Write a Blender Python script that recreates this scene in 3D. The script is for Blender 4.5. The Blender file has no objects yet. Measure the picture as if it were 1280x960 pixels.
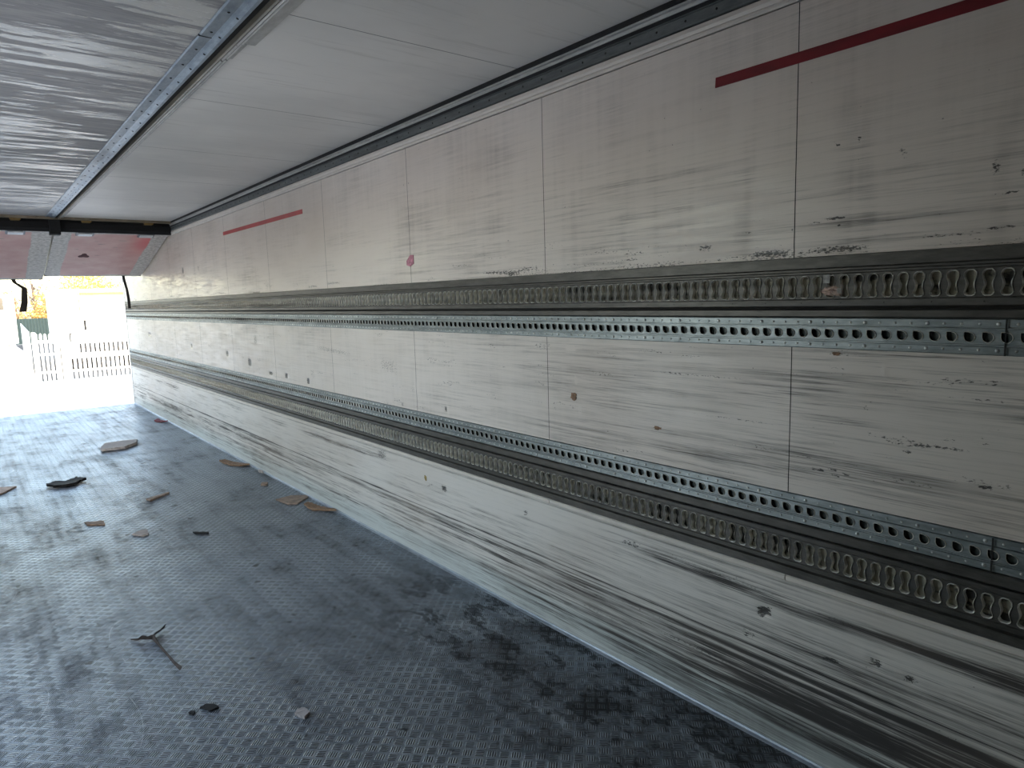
import bpy, bmesh, math, random
import numpy as np
from mathutils import Matrix, Vector
C = bpy.context.scene.collection
sc = bpy.context.scene
rnd = random.Random(7)

# ------------------------------------------------------------------ camera
WX = 2.09          # inner face of the long right wall
LX = -0.37         # inner face of the left wall
YE = 12.85         # open rear end
CZ = 2.63          # ceiling
GZ = -1.2          # yard level
cam = bpy.data.objects.new('camera', bpy.data.cameras.new('camera'))
C.objects.link(cam)
cam.data.sensor_width = 36.0
cam.data.lens = 36.0 * 850.05 / 1280.0
cam.data.clip_start = 0.02
cam.data.clip_end = 500
r_ = Vector((0.77998737, -0.62511713, -0.02912526))
u_ = Vector((0.10266935, 0.08191721, 0.99133676))
f_ = Vector((0.61731573, 0.77622042, -0.12807476))
m = Matrix(((r_.x, u_.x, -f_.x), (r_.y, u_.y, -f_.y), (r_.z, u_.z, -f_.z))).to_4x4()
m.translation = (0, 0, 1.609)
cam.matrix_world = m
sc.camera = cam

# ------------------------------------------------------------------ sky, sun, exposure
sc.view_settings.view_transform = 'Standard'
sc.view_settings.look = 'None'
sc.view_settings.gamma = 1.0
sc.view_settings.use_curve_mapping = False
sc.view_settings.exposure = 1.65
w = bpy.data.worlds.new('sky'); sc.world = w; w.use_nodes = True
wn = w.node_tree.nodes; wl = w.node_tree.links
bg = wn['Background']
sky = wn.new('ShaderNodeTexSky'); sky.sky_type = 'NISHITA'; sky.sun_disc = False
sky.sun_elevation = math.radians(28); sky.sun_rotation = math.radians(174)
sky.air_density = 1.3; sky.dust_density = 2.0
hz = wn.new('ShaderNodeMix'); hz.data_type = 'RGBA'; hz.inputs[0].default_value = .45     # thin bright haze over the blue
hz.inputs[7].default_value = (1.0, .93, .82, 1)
wl.new(sky.outputs[0], hz.inputs[6]); wl.new(hz.outputs[2], bg.inputs[0]); bg.inputs[1].default_value = 0.5
sun = bpy.data.objects.new('sun', bpy.data.lights.new('sun', 'SUN')); C.objects.link(sun)
sun.data.energy = 1.9; sun.data.angle = math.radians(0.6); sun.data.color = (1, .95, .86)
# the sun stands high behind the front of the trailer, to its right: no direct beam gets in
sd = Vector((0.025, -0.93, 0.32)).normalized()
sun.rotation_euler = sd.to_track_quat('Z', 'Y').to_euler()
cy = sc.cycles
cy.max_bounces = 14; cy.diffuse_bounces = 12; cy.glossy_bounces = 8
cy.sample_clamp_indirect = 12.0
cy.use_denoising = True

# ------------------------------------------------------------------ helpers
def tag(o, label=None, cat=None, group=None, kind=None):
    if label: o['label'] = label
    if cat: o['category'] = cat
    if group: o['group'] = group
    if kind: o['kind'] = kind
    return o

def raw(name, V, F, mat, parent=None, smooth=False, mi=None, attrs=None):
    me = bpy.data.meshes.new(name)
    V = np.asarray(V, dtype=np.float32)
    if isinstance(F, np.ndarray) and F.ndim == 2:
        n, k = F.shape
        me.vertices.add(len(V)); me.vertices.foreach_set('co', V.ravel())
        me.loops.add(n * k); me.loops.foreach_set('vertex_index', F.astype(np.int32).ravel())
        me.polygons.add(n)
        me.polygons.foreach_set('loop_start', np.arange(0, n * k, k, dtype=np.int32))
        me.update(calc_edges=True)
    else:
        me.from_pydata([tuple(map(float, v)) for v in V], [], [tuple(int(i) for i in f) for f in F])
    for mt in (mat if isinstance(mat, (list, tuple)) else [mat]):
        me.materials.append(mt)
    if mi is not None:
        me.polygons.foreach_set('material_index', np.asarray(mi, dtype=np.int32))
    me.polygons.foreach_set('use_smooth', np.full(len(me.polygons), bool(smooth)))
    if attrs:
        for k2, a in attrs.items():
            at = me.attributes.new(k2, 'FLOAT', 'POINT')
            at.data.foreach_set('value', np.asarray(a, dtype=np.float32))
    me.validate()
    o = bpy.data.objects.new(name, me); C.objects.link(o)
    if parent: o.parent = parent
    return o

class MB:
    def __init__(s): s.v = []; s.f = []; s.m = []
    def add(s, V, F, mi=0):
        b = len(s.v); s.v += [tuple(v) for v in V]
        s.f += [tuple(b + i for i in f) for f in F]; s.m += [mi] * len(F)
    def box(s, x0, x1, y0, y1, z0, z1, mi=0, M=None):
        V = [(x0,y0,z0),(x1,y0,z0),(x1,y1,z0),(x0,y1,z0),(x0,y0,z1),(x1,y0,z1),(x1,y1,z1),(x0,y1,z1)]
        if M: V = [tuple(M @ Vector(v)) for v in V]
        s.add(V, [(3,2,1,0),(4,5,6,7),(0,1,5,4),(1,2,6,5),(2,3,7,6),(3,0,4,7)], mi)
    def tube(s, p, q, r0, r1=None, n=8, mi=0, cap=True):
        p, q = Vector(p), Vector(q); r1 = r0 if r1 is None else r1
        d = (q - p).normalized(); a = d.orthogonal().normalized(); b = d.cross(a)
        V = []
        for c, r in ((p, r0), (q, r1)):
            for i in range(n):
                t = 2*math.pi*i/n; V.append(c + a*(r*math.cos(t)) + b*(r*math.sin(t)))
        F = [(i, (i+1) % n, n + (i+1) % n, n + i) for i in range(n)]
        if cap: F += [tuple(range(n-1, -1, -1)), tuple(range(n, 2*n))]
        s.add(V, F, mi)
    def profile(s, P, y0, y1, mi=0, closed=True, axis='y', n=1):
        # P: (x, z) outline extruded along y (or, axis 'x', (y, z) outline along x)
        k = len(P); V = []
        for j in range(n + 1):
            t = y0 + (y1 - y0) * j / n
            V += [(a, t, b) if axis == 'y' else (t, a, b) for a, b in P]
        F = []
        for j in range(n):
            for i in range(k if closed else k - 1):
                i2 = (i + 1) % k
                F.append((j*k+i, j*k+i2, (j+1)*k+i2, (j+1)*k+i))
        if closed: F += [tuple(range(k-1, -1, -1)), tuple(range(n*k, n*k+k))]
        s.add(V, F, mi)
    def dome(s, c, d, r, h, n=8, mi=0):
        # rivet head of radius r and height h on the point c, facing d
        c = Vector(c); d = Vector(d).normalized(); a = d.orthogonal().normalized(); b = d.cross(a)
        V = []; rings = [(1, 0), (.82, .55), (.45, .9)]
        for rr, hh in rings:
            for i in range(n):
                t = 2*math.pi*i/n; V.append(c + a*(r*rr*math.cos(t)) + b*(r*rr*math.sin(t)) + d*(h*hh))
        V.append(c + d*h)
        F = []
        for k in range(2):
            F += [(k*n+i, k*n+(i+1) % n, (k+1)*n+(i+1) % n, (k+1)*n+i) for i in range(n)]
        F += [(2*n+i, 2*n+(i+1) % n, 3*n) for i in range(n)]
        s.add(V, F, mi)
    def build(s, name, mat, parent=None, smooth=False):
        o = raw(name, s.v, s.f, mat, parent, smooth, s.m)
        bm = bmesh.new(); bm.from_mesh(o.data); bmesh.ops.recalc_face_normals(bm, faces=bm.faces)
        bm.to_mesh(o.data); bm.free()
        return o

def empty(name, loc=(0, 0, 0)):
    o = bpy.data.objects.new(name, None); C.objects.link(o); o.location = loc; o.empty_display_size = .1
    return o

# ---- node shorthand
class G:
    def __init__(s, name):
        s.mat = bpy.data.materials.new(name); s.mat.use_nodes = True
        s.t = s.mat.node_tree; s.bsdf = s.t.nodes['Principled BSDF']
    def n(s, typ, **kw):
        o = s.t.nodes.new(typ)
        for k, v in kw.items(): setattr(o, k, v)
        return o
    def set(s, sock, v):
        if hasattr(v, 'is_linked') or isinstance(v, bpy.types.NodeSocket): s.t.links.new(v, sock)
        else: sock.default_value = v
    def pos(s): return s.n('ShaderNodeNewGeometry').outputs['Position']
    def obj(s): return s.n('ShaderNodeTexCoord').outputs['Object']
    def map(s, v, scale=(1,1,1), loc=(0,0,0), rot=(0,0,0)):
        q = s.n('ShaderNodeMapping'); s.set(q.inputs[0], v)
        q.inputs['Scale'].default_value = scale; q.inputs['Location'].default_value = loc; q.inputs['Rotation'].default_value = rot
        return q.outputs[0]
    def noise(s, v, scale=1, detail=4, rough=.55, dist=0):
        q = s.n('ShaderNodeTexNoise'); s.set(q.inputs['Vector'], v)
        q.inputs['Scale'].default_value = scale; q.inputs['Detail'].default_value = detail
        q.inputs['Roughness'].default_value = rough; q.inputs['Distortion'].default_value = dist
        return q.outputs[0]
    def m(s, op, a, b=0.0, c=None, clamp=False):
        q = s.n('ShaderNodeMath', operation=op, use_clamp=clamp); s.set(q.inputs[0], a); s.set(q.inputs[1], b)
        if c is not None: s.set(q.inputs[2], c)
        return q.outputs[0]
    def step(s, v, a, b, o0=0.0, o1=1.0):
        q = s.n('ShaderNodeMapRange', interpolation_type='SMOOTHSTEP'); s.set(q.inputs[0], v)
        q.inputs[1].default_value = a; q.inputs[2].default_value = b; q.inputs[3].default_value = o0; q.inputs[4].default_value = o1
        return q.outputs[0]
    def mix(s, f, a, b):
        q = s.n('ShaderNodeMix', data_type='RGBA'); s.set(q.inputs[0], f)
        for i, v in ((6, a), (7, b)):
            if isinstance(v, tuple) and len(v) == 3: v = v + (1,)
            s.set(q.inputs[i], v)
        return q.outputs[2]
    def xyz(s, v):
        q = s.n('ShaderNodeSeparateXYZ'); s.set(q.inputs[0], v); return q.outputs
    def attr(s, name): return s.n('ShaderNodeAttribute', attribute_name=name).outputs['Fac']
    def out(s, col=None, rough=None, metal=None, bump=None, bs=.5, bd=.002, spec=None):
        if col is not None:
            if isinstance(col, tuple) and len(col) == 3: col = col + (1,)
            s.set(s.bsdf.inputs['Base Color'], col)
        if rough is not None: s.set(s.bsdf.inputs['Roughness'], rough)
        if metal is not None: s.set(s.bsdf.inputs['Metallic'], metal)
        if spec is not None: s.set(s.bsdf.inputs['Specular IOR Level'], spec)
        if bump is not None:
            b = s.n('ShaderNodeBump'); b.inputs['Strength'].default_value = bs; b.inputs['Distance'].default_value = bd
            s.set(b.inputs['Height'], bump); s.t.links.new(b.outputs[0], s.bsdf.inputs['Normal'])
        return s.mat

def plain(name, col, rough=.5, metal=0.0, var=.25, scale=20, stretch=(1,1,1), bump=.0):
    g = G(name); p = g.map(g.pos(), stretch)
    n = g.noise(p, scale, 5, .6)
    dark = tuple(c*(1-var) for c in col); lite = tuple(min(1, c*(1+var)) for c in col)
    c = g.mix(g.step(n, .3, .7), dark, lite)
    return g.out(c, rough, metal, n if bump else None, .4, bump or .001)

# ------------------------------------------------------------------ materials
def wall_mat():
    g = G('painted_wall_sheet'); P = g.pos()
    d = g.attr('dirt'); gr = g.attr('grain'); tn = g.attr('tone'); mk = g.attr('mark')
    fine = g.noise(g.map(P, (1, 1.6, 75)), 1, 6, .66)             # lengthwise rub marks
    fine2 = g.noise(g.map(P, (1, 5, 240), (3, 1, 7)), 1, 5, .7)   # hairline scratches
    blot = g.noise(P, 2.2, 5, .6)
    patch = g.noise(g.map(P, (1, 1.3, 3), (4, 4, 1)), 1.6, 4, .6)
    vert = g.noise(g.map(P, (1, 24, 1.1), (0, 4, 0)), 1, 4, .6)
    gg = g.m('MULTIPLY', gr, g.step(patch, .3, .65, .45, 1.25))
    v = g.m('MULTIPLY', g.m('MULTIPLY', g.m('SUBTRACT', fine, .5), gg), 1.7)
    v = g.m('ADD', v, g.m('MULTIPLY', g.m('MULTIPLY', g.m('SUBTRACT', fine2, .5), gg), 1.3))
    v = g.m('ADD', v, g.m('MULTIPLY', g.m('SUBTRACT', blot, .5), .4))
    v = g.m('ADD', v, g.m('MULTIPLY', g.m('SUBTRACT', vert, .5), g.m('SUBTRACT', .42, g.m('MULTIPLY', gr, .35), clamp=True)))
    hf = g.noise(g.map(P, (1, 70, 190), (1, 5, 2)), 1, 4, .7)
    mm = g.step(g.m('ADD', g.m('MULTIPLY', mk, .62), g.m('MULTIPLY', g.m('SUBTRACT', hf, .5), 1.5)), .30, .48)
    mm = g.m('MULTIPLY', mm, g.step(mk, .04, .3))
    # sparse pepper of tiny nicks
    nick = g.step(g.noise(g.map(P, (1, 38, 60), (8, 5, 2)), 1, 2, .5), .755, .79)
    v = g.m('ADD', g.m('ADD', v, d), g.m('MULTIPLY', nick, .5))
    f = g.step(v, -.02, .95)
    clean = g.mix(tn, (.67, .605, .55), (.54, .57, .55))
    c = g.mix(f, clean, (.040, .036, .035))
    warm = g.step(g.noise(g.map(P, (1, .9, 1.4), (9, 2, 1)), 1, 3, .5), .42, .7)
    c = g.mix(g.m('MULTIPLY', warm, .20), c, (.36, .27, .20))
    c = g.mix(g.m('MULTIPLY', mm, .93), c, (.022, .020, .019))
    r = g.m('ADD', .30, g.m('MULTIPLY', g.step(g.noise(g.map(P, (1, 3, 30), (2, 2, 2)), 1, 5, .65), .35, .7), .22))
    r = g.m('ADD', r, g.m('MULTIPLY', f, .2))
    return g.out(c, r, 0.0, g.m('SUBTRACT', blot, g.m('ADD', g.m('MULTIPLY', fine, .15), g.m('MULTIPLY', mm, .05))), .25, .012)

def ceil_mat():
    g = G('ceiling_sheet'); P = g.pos(); x, y, z = g.xyz(P)
    st = g.noise(g.map(P, (1.3, 16, 1)), 1, 6, .66, .3)
    st2 = g.noise(g.map(P, (5, 40, 1), (3, 1, 0)), 1, 5, .65, .4)
    big = g.noise(g.map(P, (.9, 1.1, 1), (1, 7, 0)), 1, 4, .6)
    leftw = g.step(x, .92, .86)
    sheen = g.m('MULTIPLY', g.step(g.m('ADD', g.m('ADD', g.m('MULTIPLY', st, .5), g.m('MULTIPLY', st2, .25)), g.m('MULTIPLY', big, .25)), .515, .535), leftw)
    # joints between the sheets, 1.245 m apart
    j = g.m('ABSOLUTE', g.m('SUBTRACT', g.m('FRACT', g.m('DIVIDE', g.m('SUBTRACT', y, 2.493 - .6225), 1.245)), .5))
    jl = g.step(j, .0012, .0028, 1.0, 0.0)
    c = g.mix(g.step(big, .35, .68), (.62, .61, .59), (.74, .725, .70))
    c = g.mix(g.m('MULTIPLY', leftw, g.step(st2, .3, .6, .75, 1.0)), c, (.24, .24, .25))
    c = g.mix(g.m('MULTIPLY', sheen, .8), c, (.62, .61, .58))  # pale colour paints reflected daylight onto the glossy smears
    c = g.mix(g.m('MULTIPLY', g.step(g.noise(g.map(P, (2, 30, 1), (5, 5, 0)), 1, 4, .6), .55, .75), .3), c, (.30, .28, .25))
    c = g.mix(jl, c, (.1, .1, .1))
    r = g.m('SUBTRACT', g.m('ADD', .46, g.m('MULTIPLY', leftw, .12)), g.m('MULTIPLY', sheen, .31))
    h = g.m('ADD', g.m('MULTIPLY', st2, .3), g.m('MULTIPLY', jl, -1.0))
    return g.out(c, r, 0.0, h, .12, .0025)

def floor_mat():
    g = G('treadplate_floor'); P = g.pos(); x, y, z = g.xyz(P)
    c = .0438 * math.sqrt(2)
    ox, oy = 1.610, 1.687
    X = g.m('SUBTRACT', x, ox); Y = g.m('SUBTRACT', y, oy)
    u = g.m('ADD', g.m('DIVIDE', g.m('ADD', X, Y), c), .5)
    v = g.m('ADD', g.m('DIVIDE', g.m('SUBTRACT', X, Y), c), .5)
    iu = g.m('FLOOR', u); iv = g.m('FLOOR', v)
    fu = g.m('SUBTRACT', u, iu); fv = g.m('SUBTRACT', v, iv)
    par = g.m('FLOORED_MODULO', g.m('ADD', iu, iv), 2.0)
    def lerp(t, a, b): return g.m('ADD', g.m('MULTIPLY', a, g.m('SUBTRACT', 1.0, t)), g.m('MULTIPLY', b, t))
    al = lerp(par, fu, fv); ac = lerp(par, fv, fu)
    inl = g.step(g.m('ABSOLUTE', g.m('SUBTRACT', al, .5)), .30, .38, 1.0, 0.0)
    inc = g.step(g.m('ABSOLUTE', g.m('SUBTRACT', ac, .5)), .37, .41, 1.0, 0.0)
    wave = g.m('COSINE', g.m('MULTIPLY', g.m('SUBTRACT', ac, .5), 2*math.pi*5.0))
    bar = g.m('MULTIPLY', g.m('MULTIPLY', g.step(wave, -.35, .75), inl), inc)
    cell = g.m('MULTIPLY', inl, inc)
    n1 = g.noise(P, 2.3, 6, .62); n2 = g.noise(P, 17, 6, .65)
    lng = g.noise(g.map(P, (7, .8, 1), (2, 1, 0)), 1, 5, .6)
    nearw = g.step(x, 1.0, 2.0); neary = g.step(y, 4.6, 1.4)
    dirt = g.m('ADD', g.m('MULTIPLY', g.m('SUBTRACT', n1, .5), 1.7), g.m('MULTIPLY', g.m('SUBTRACT', n2, .5), 1.5))
    dirt = g.m('ADD', dirt, g.m('MULTIPLY', g.m('SUBTRACT', lng, .5), 1.3))
    dirt = g.m('ADD', dirt, g.m('ADD', .22, g.m('MULTIPLY', g.m('MULTIPLY', nearw, neary), .38)))
    dirt = g.step(dirt, -.1, .95)
    n3 = g.noise(P, 75, 4, .7)
    dirt = g.m('ADD', dirt, g.m('MULTIPLY', g.m('SUBTRACT', n3, .5), .7), clamp=True)
    trap = g.m('MULTIPLY', g.m('SUBTRACT', cell, bar), 1.0)      # dirt packed between the bars
    dd = g.m('MAXIMUM', dirt, g.m('MULTIPLY', trap, g.step(n2, .2, .6, .6, 1.0)))
    dd = g.m('SUBTRACT', dd, g.m('MULTIPLY', bar, .42), clamp=True)
    metal = g.mix(g.step(n2, .3, .7), (.21, .25, .30), (.37, .42, .48))
    col = g.mix(dd, metal, (.030, .029, .030))
    spots = g.step(g.noise(P, 9, 3, .5), .67, .72)
    col = g.mix(g.m('MULTIPLY', spots, .8), col, (.012, .012, .012))
    zoneb = g.m('MAXIMUM', g.m('MULTIPLY', g.step(x, 1.15, 1.75), g.step(y, 3.9, 2.6)), g.m('MULTIPLY', g.step(x, .62, .25), g.step(y, 5.2, 3.6, 0, .5)), clamp=True)
    blk = g.m('MULTIPLY', g.step(g.noise(g.map(P, (1.5, .8, 1), (3, 3, 0)), 5.5, 6, .68), .50, .57), zoneb)
    pale = g.m('MULTIPLY', g.step(g.noise(g.map(P, (2.2, .7, 1), (7, 1, 0)), 3.0, 6, .66), .56, .62), zoneb)
    col = g.mix(g.m('MULTIPLY', pale, g.m('SUBTRACT', .5, g.m('MULTIPLY', trap, .4))), col, (.42, .46, .50))
    col = g.mix(g.m('MULTIPLY', blk, g.m('SUBTRACT', .85, g.m('MULTIPLY', bar, .45))), col, (.012, .012, .012))
    # scribbled pale drag scratches
    sw = g.noise(g.map(P, (1.0, .55, 1), (4, 9, 0), (0, 0, .5)), 2.6, 0, .3)
    sl = g.step(g.m('ABSOLUTE', g.m('SUBTRACT', sw, .52)), .0008, .003, 1.0, 0.0)
    sl = g.m('MULTIPLY', sl, g.step(x, 1.1, .7))
    sl = g.m('MULTIPLY', sl, g.step(g.noise(P, 3.0, 2, .5), .5, .6))
    col = g.mix(g.m('MULTIPLY', sl, .45), col, (.66, .69, .72))
    rough = g.m('ADD', g.m('ADD', .38, g.m('MULTIPLY', blk, .2)), g.m('MULTIPLY', dd, .30))
    h = g.m('ADD', bar, g.m('ADD', g.m('MULTIPLY', n2, .5), g.m('MULTIPLY', n3, .35)))
    return g.out(col, rough, g.m('SUBTRACT', .85, g.m('MULTIPLY', dd, .75)), h, 1.0, .0034)

def galv_mat(name='galvanised_steel', a=(.17, .195, .20), b=(.30, .33, .335), metal=.75, r0=.33):
    g = G(name); P = g.pos()
    n = g.noise(g.map(P, (30, 12, 60)), 1, 5, .7); n2 = g.noise(g.map(P, (4, 1.1, 30), (1, 1, 1)), 1, 4, .6)
    col = g.mix(g.step(n, .3, .7), a, b)
    col = g.mix(g.m('MULTIPLY', g.step(n2, .5, .75), .55), col, (.09, .09, .09))
    return g.out(col, g.m('ADD', r0, g.m('MULTIPLY', n2, .25)), metal, n, .15, .001)

M_wall = wall_mat(); M_ceil = ceil_mat(); M_floor = floor_mat()
M_galv = galv_mat()
M_deck = galv_mat('grimy_dark_rail', (.052, .049, .044), (.095, .09, .081), .5, .34)
M_litedge = galv_mat('lit_worn_edge', (.62, .60, .55), (.85, .83, .77), .35, .32)  # worn metal made paler still, painting the light on the punched rims
M_rivet = galv_mat('rivet_steel', (.60, .61, .60), (.82, .83, .82), .6, .25)
g = G('rail_backing'); P = g.pos()
g.out(g.mix(g.step(g.noise(g.map(P, (1, 5, 9)), 1, 5, .7), .50, .58), (.25, .23, .18), (.02, .018, .016)), .8)
M_foam = g.mat
M_back = plain('grey_green_backing', (.10, .115, .11), .6, .3, .3, 30)
M_black = plain('black_rubber', (.008, .008, .009), .85, 0, .3, 40)
M_void = plain('dark_cavity', (.014, .013, .012), .9)
M_alu = galv_mat('dull_aluminium', (.42, .42, .41), (.56, .56, .55), .6, .36)
M_lip = plain('pale_trim', (.60, .55, .50), .45, 0, .07, 3, (1, 3, 20))
M_red = plain('red_tape', (.15, .001, .006), .7, 0, .18, 8, (1, 1, 4))

# ------------------------------------------------------------------ lattice noise for the wear maps
def vnoise(a, b, seed):
    rs = np.random.RandomState(seed); T = rs.rand(256, 256)
    ia = np.floor(a).astype(int); ib = np.floor(b).astype(int)
    fa = a - ia; fb = b - ib; fa = fa*fa*(3-2*fa); fb = fb*fb*(3-2*fb)
    g = lambda i, j: T[i % 256, j % 256]
    return (g(ia, ib)*(1-fa)+g(ia+1, ib)*fa)*(1-fb) + (g(ia, ib+1)*(1-fa)+g(ia+1, ib+1)*fa)*fb
def fbm(a, b, seed, o=4, gain=.55):
    s = 0; t = 0; k = 1
    for i in range(o):
        s = s + k*vnoise(a*2**i + 13*i, b*2**i + 7*i, seed+i); t += k; k *= gain
    return s/t
def ss(x, a, b):
    t = np.clip((x-a)/(b-a), 0, 1); return t*t*(3-2*t)
def band(z, c, w): return np.exp(-((z-c)/w)**2)

JY = [-0.04 + 1.1994*k for k in range(0, 11)]     # joints of the sheets along the wall

# marks: (y, z, half length y, half height z, darkness, slope)
MARKS = [
 (11.15,1.207,.11,.035,.9,0),(7.374,1.102,.045,.035,.9,0),(6.67,1.051,.05,.04,1,0),(8.8,1.13,.05,.03,.7,0),
 (5.251,.982,.028,.028,1,0),(4.953,1.0,.02,.03,.3,0),(3.245,.98,.014,.017,.9,0),(3.742,.955,.014,.014,.6,0),
 (6.1,.985,.05,.018,.9,0),(5.72,.99,.035,.025,1,0),(6.45,1.28,.05,.055,.55,0),(5.15,1.05,.045,.045,.4,0),
 (8.9,2.03,.05,.045,.7,0),(8.2,2.02,.03,.04,.5,0),
 (4.75,1.25,.35,.02,.45,.04),(3.9,1.19,.14,.05,.4,.02),(4.35,1.2,.4,.015,.3,-.05),
 (4.058,.58,.07,.035,.55,0),(1.24,.488,.03,.012,.95,-.2),(1.235,.475,.028,.006,.9,-.1),(1.25,.463,.02,.006,.8,0),
 (1.30,.375,.03,.018,.5,0),(1.0,.40,.03,.008,.9,-.1),(2.55,.53,.02,.018,.55,0),
 (1.86,.56,.06,.014,.55,-.05),(.86,.45,.02,.014,.7,0),(.76,.44,.02,.012,.7,0),
 (.80,1.13,.015,.004,.7,0),(.845,1.10,.012,.0035,.6,0),(1.04,1.03,.05,.0035,.9,-.15),(.99,1.022,.035,.0035,.8,-.2),(.72,1.155,.09,.0025,.7,0),
 (.60,1.06,.02,.006,.8,0),(.755,1.33,.1,.0025,.5,0),(1.0,1.345,.05,.003,.7,0),(1.55,1.30,.25,.002,.5,0),(1.35,1.155,.35,.003,.45,-.02),
 (2.32,1.08,.02,.02,.35,0),(1.55,1.37,.06,.006,.5,0),(.92,1.24,.01,.012,.5,0),(.78,1.16,.05,.0025,.5,.4),
 (1.03,2.03,.008,.004,.9,.7),(.965,2.035,.008,.007,.7,-.6),(.84,1.975,.018,.02,.4,.9),(.62,1.90,.012,.018,.6,0),(.56,1.88,.006,.012,.6,0),
 (2.36,2.03,.02,.01,.35,0),(2.35,1.99,.2,.004,.35,.03),(3.15,2.02,.14,.003,.3,.05),(2.9,2.15,.06,.012,.3,0),
 (1.03,1.815,.035,.005,.9,0),(1.1,1.81,.03,.004,.8,0),(1.50,1.76,.035,.006,.8,0),(.60,1.835,.05,.004,.7,.05),
 (1.33,1.80,.02,.004,.6,0),(1.24,1.725,.08,.006,.9,0),(1.02,1.725,.1,.005,1,0),(.72,1.735,.09,.004,.9,0),(.6,1.75,.05,.004,.9,0),
 (3.3,.50,.03,.02,.8,0),(3.45,.49,.04,.008,.6,-.4),(3.6,.47,.04,.012,.3,0),
]
BRIGHT = [(3.55,1.08,.02,.03),(3.22,.98,.008,.02),(2.17,1.23,.006,.016),(2.15,1.1,.006,.016),(.87,1.36,.004,.016),(5.0,2.0,.22,.1),(4.3,1.9,.3,.05),(2.2,1.37,.03,.01)]

def maps(Y, Z):
    d = np.zeros_like(Y); gr = np.full_like(Y, .3); tn = np.zeros_like(Y); mk = np.zeros_like(Y)
    near = ss(Y, 4.5, .8)
    up = Z > 1.69; mid = (Z > .92) & (Z < 1.43); low = Z < .66
    # upper sheets: vertical smears, scuffed along the lower edge
    sm = fbm(Y*9, Z*1.1, 3, 4)*ss(Z, 2.45, 2.1)
    d = np.where(up, .06 + .7*np.clip(sm-.5, 0, 1)*near + .5*np.clip(fbm(Y*1.7, Z*2.0, 9)-.5, 0, 1), d)
    d = np.where(up, d + .45*np.clip(fbm(Y*1.1, Z*30, 41, 4)-.55, 0, 1)*2*ss(Z, 2.4, 2.0)*(.4+near), d)
    ed = ss(Z, 1.80, 1.705)*ss(fbm(Y*4, Z*60, 23, 3), .38, .62)
    mk = np.where(up, .55*ed*(.55+.45*near) + .42*ss(Z, 1.95, 1.75)*ss(fbm(Y*3, Z*40, 29, 3), .56, .70), mk)
    gr = np.where(up, .30 + .55*ss(Z, 2.25, 1.8)*(.4+.6*near), gr)
    # middle sheets: lengthwise wood-like grain of rub marks
    d = np.where(mid, .08 + .5*near*np.clip(fbm(Y*.9, Z*22, 55, 4)-.45, 0, 1)*2 + .5*np.clip(fbm(Y*1.5, Z*5, 58)-.52, 0, 1), d)
    gr = np.where(mid, .35 + .75*near, gr)
    mk = np.where(mid, .45*ss(fbm(Y*5, Z*50, 61, 3), .66, .76), mk)
    # bottom: kick sheet, long dark rub bands
    w_ = fbm(Y*.9, Z*60, 71, 4); w2 = fbm(Y*.3+2, Z*30, 77, 4); pt = fbm(Y*.8, Z*9, 79, 3)
    zone = 1.0*band(Z, .255, .085) + .75*band(Z, .12, .06) + .95*band(Z, .548, .035)*ss(pt, .25, .55) + .4*band(Z, .42, .06)
    dl = .0 + zone*(.12 + 2.0*np.clip(w_-.46, 0, 1) + 2.0*np.clip(w2-.46, 0, 1))*(.8 + .35*near)
    dl += .8*np.exp(-((Z-.337-.003*np.sin(Y*3))/.004)**2)*(.55+.45*ss(w2, .35, .55))
    dl += .55*np.exp(-((Z-.612)/.0045)**2) + .35*near*ss(Z, .62, .2) + .06*ss(Y, 1.9, .7)  # line below trim; darker to floor and near end: dirt plus painted-in vignetting
    d = np.where(low, dl, d); gr = np.where(low, .75+.75*zone, gr)
    mk = np.where(low, .5*zone*ss(fbm(Y*2.5, Z*70, 83, 3), .58, .70), mk)
    tn = np.where(low, ss(Z, .22, .03)*1.0 + .35, tn); tn = np.where(mid, .10, tn)
    # lighter polished patches
    d = d - .4*up*ss(Y, 3, 5.5)*np.clip(fbm(Y*3, Z*16, 91, 4)-.5, 0, 1)*2*ss(Z, 2.1, 1.85)
    for (y, z, a, b, k, sl) in MARKS:
        q = ((Y-y)/a)**2; e = ((Z-z-(Y-y)*sl)/max(b, .004))**2
        mk = np.maximum(mk, k*1.15*np.exp(-(q*q+e*e)))
    for (y, z, a, b) in BRIGHT:
        d = d - .45*np.exp(-(((Y-y)/a)**4+((Z-z)/b)**4))
    return np.clip(d, -.5, 1.3), gr, tn, mk

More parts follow.
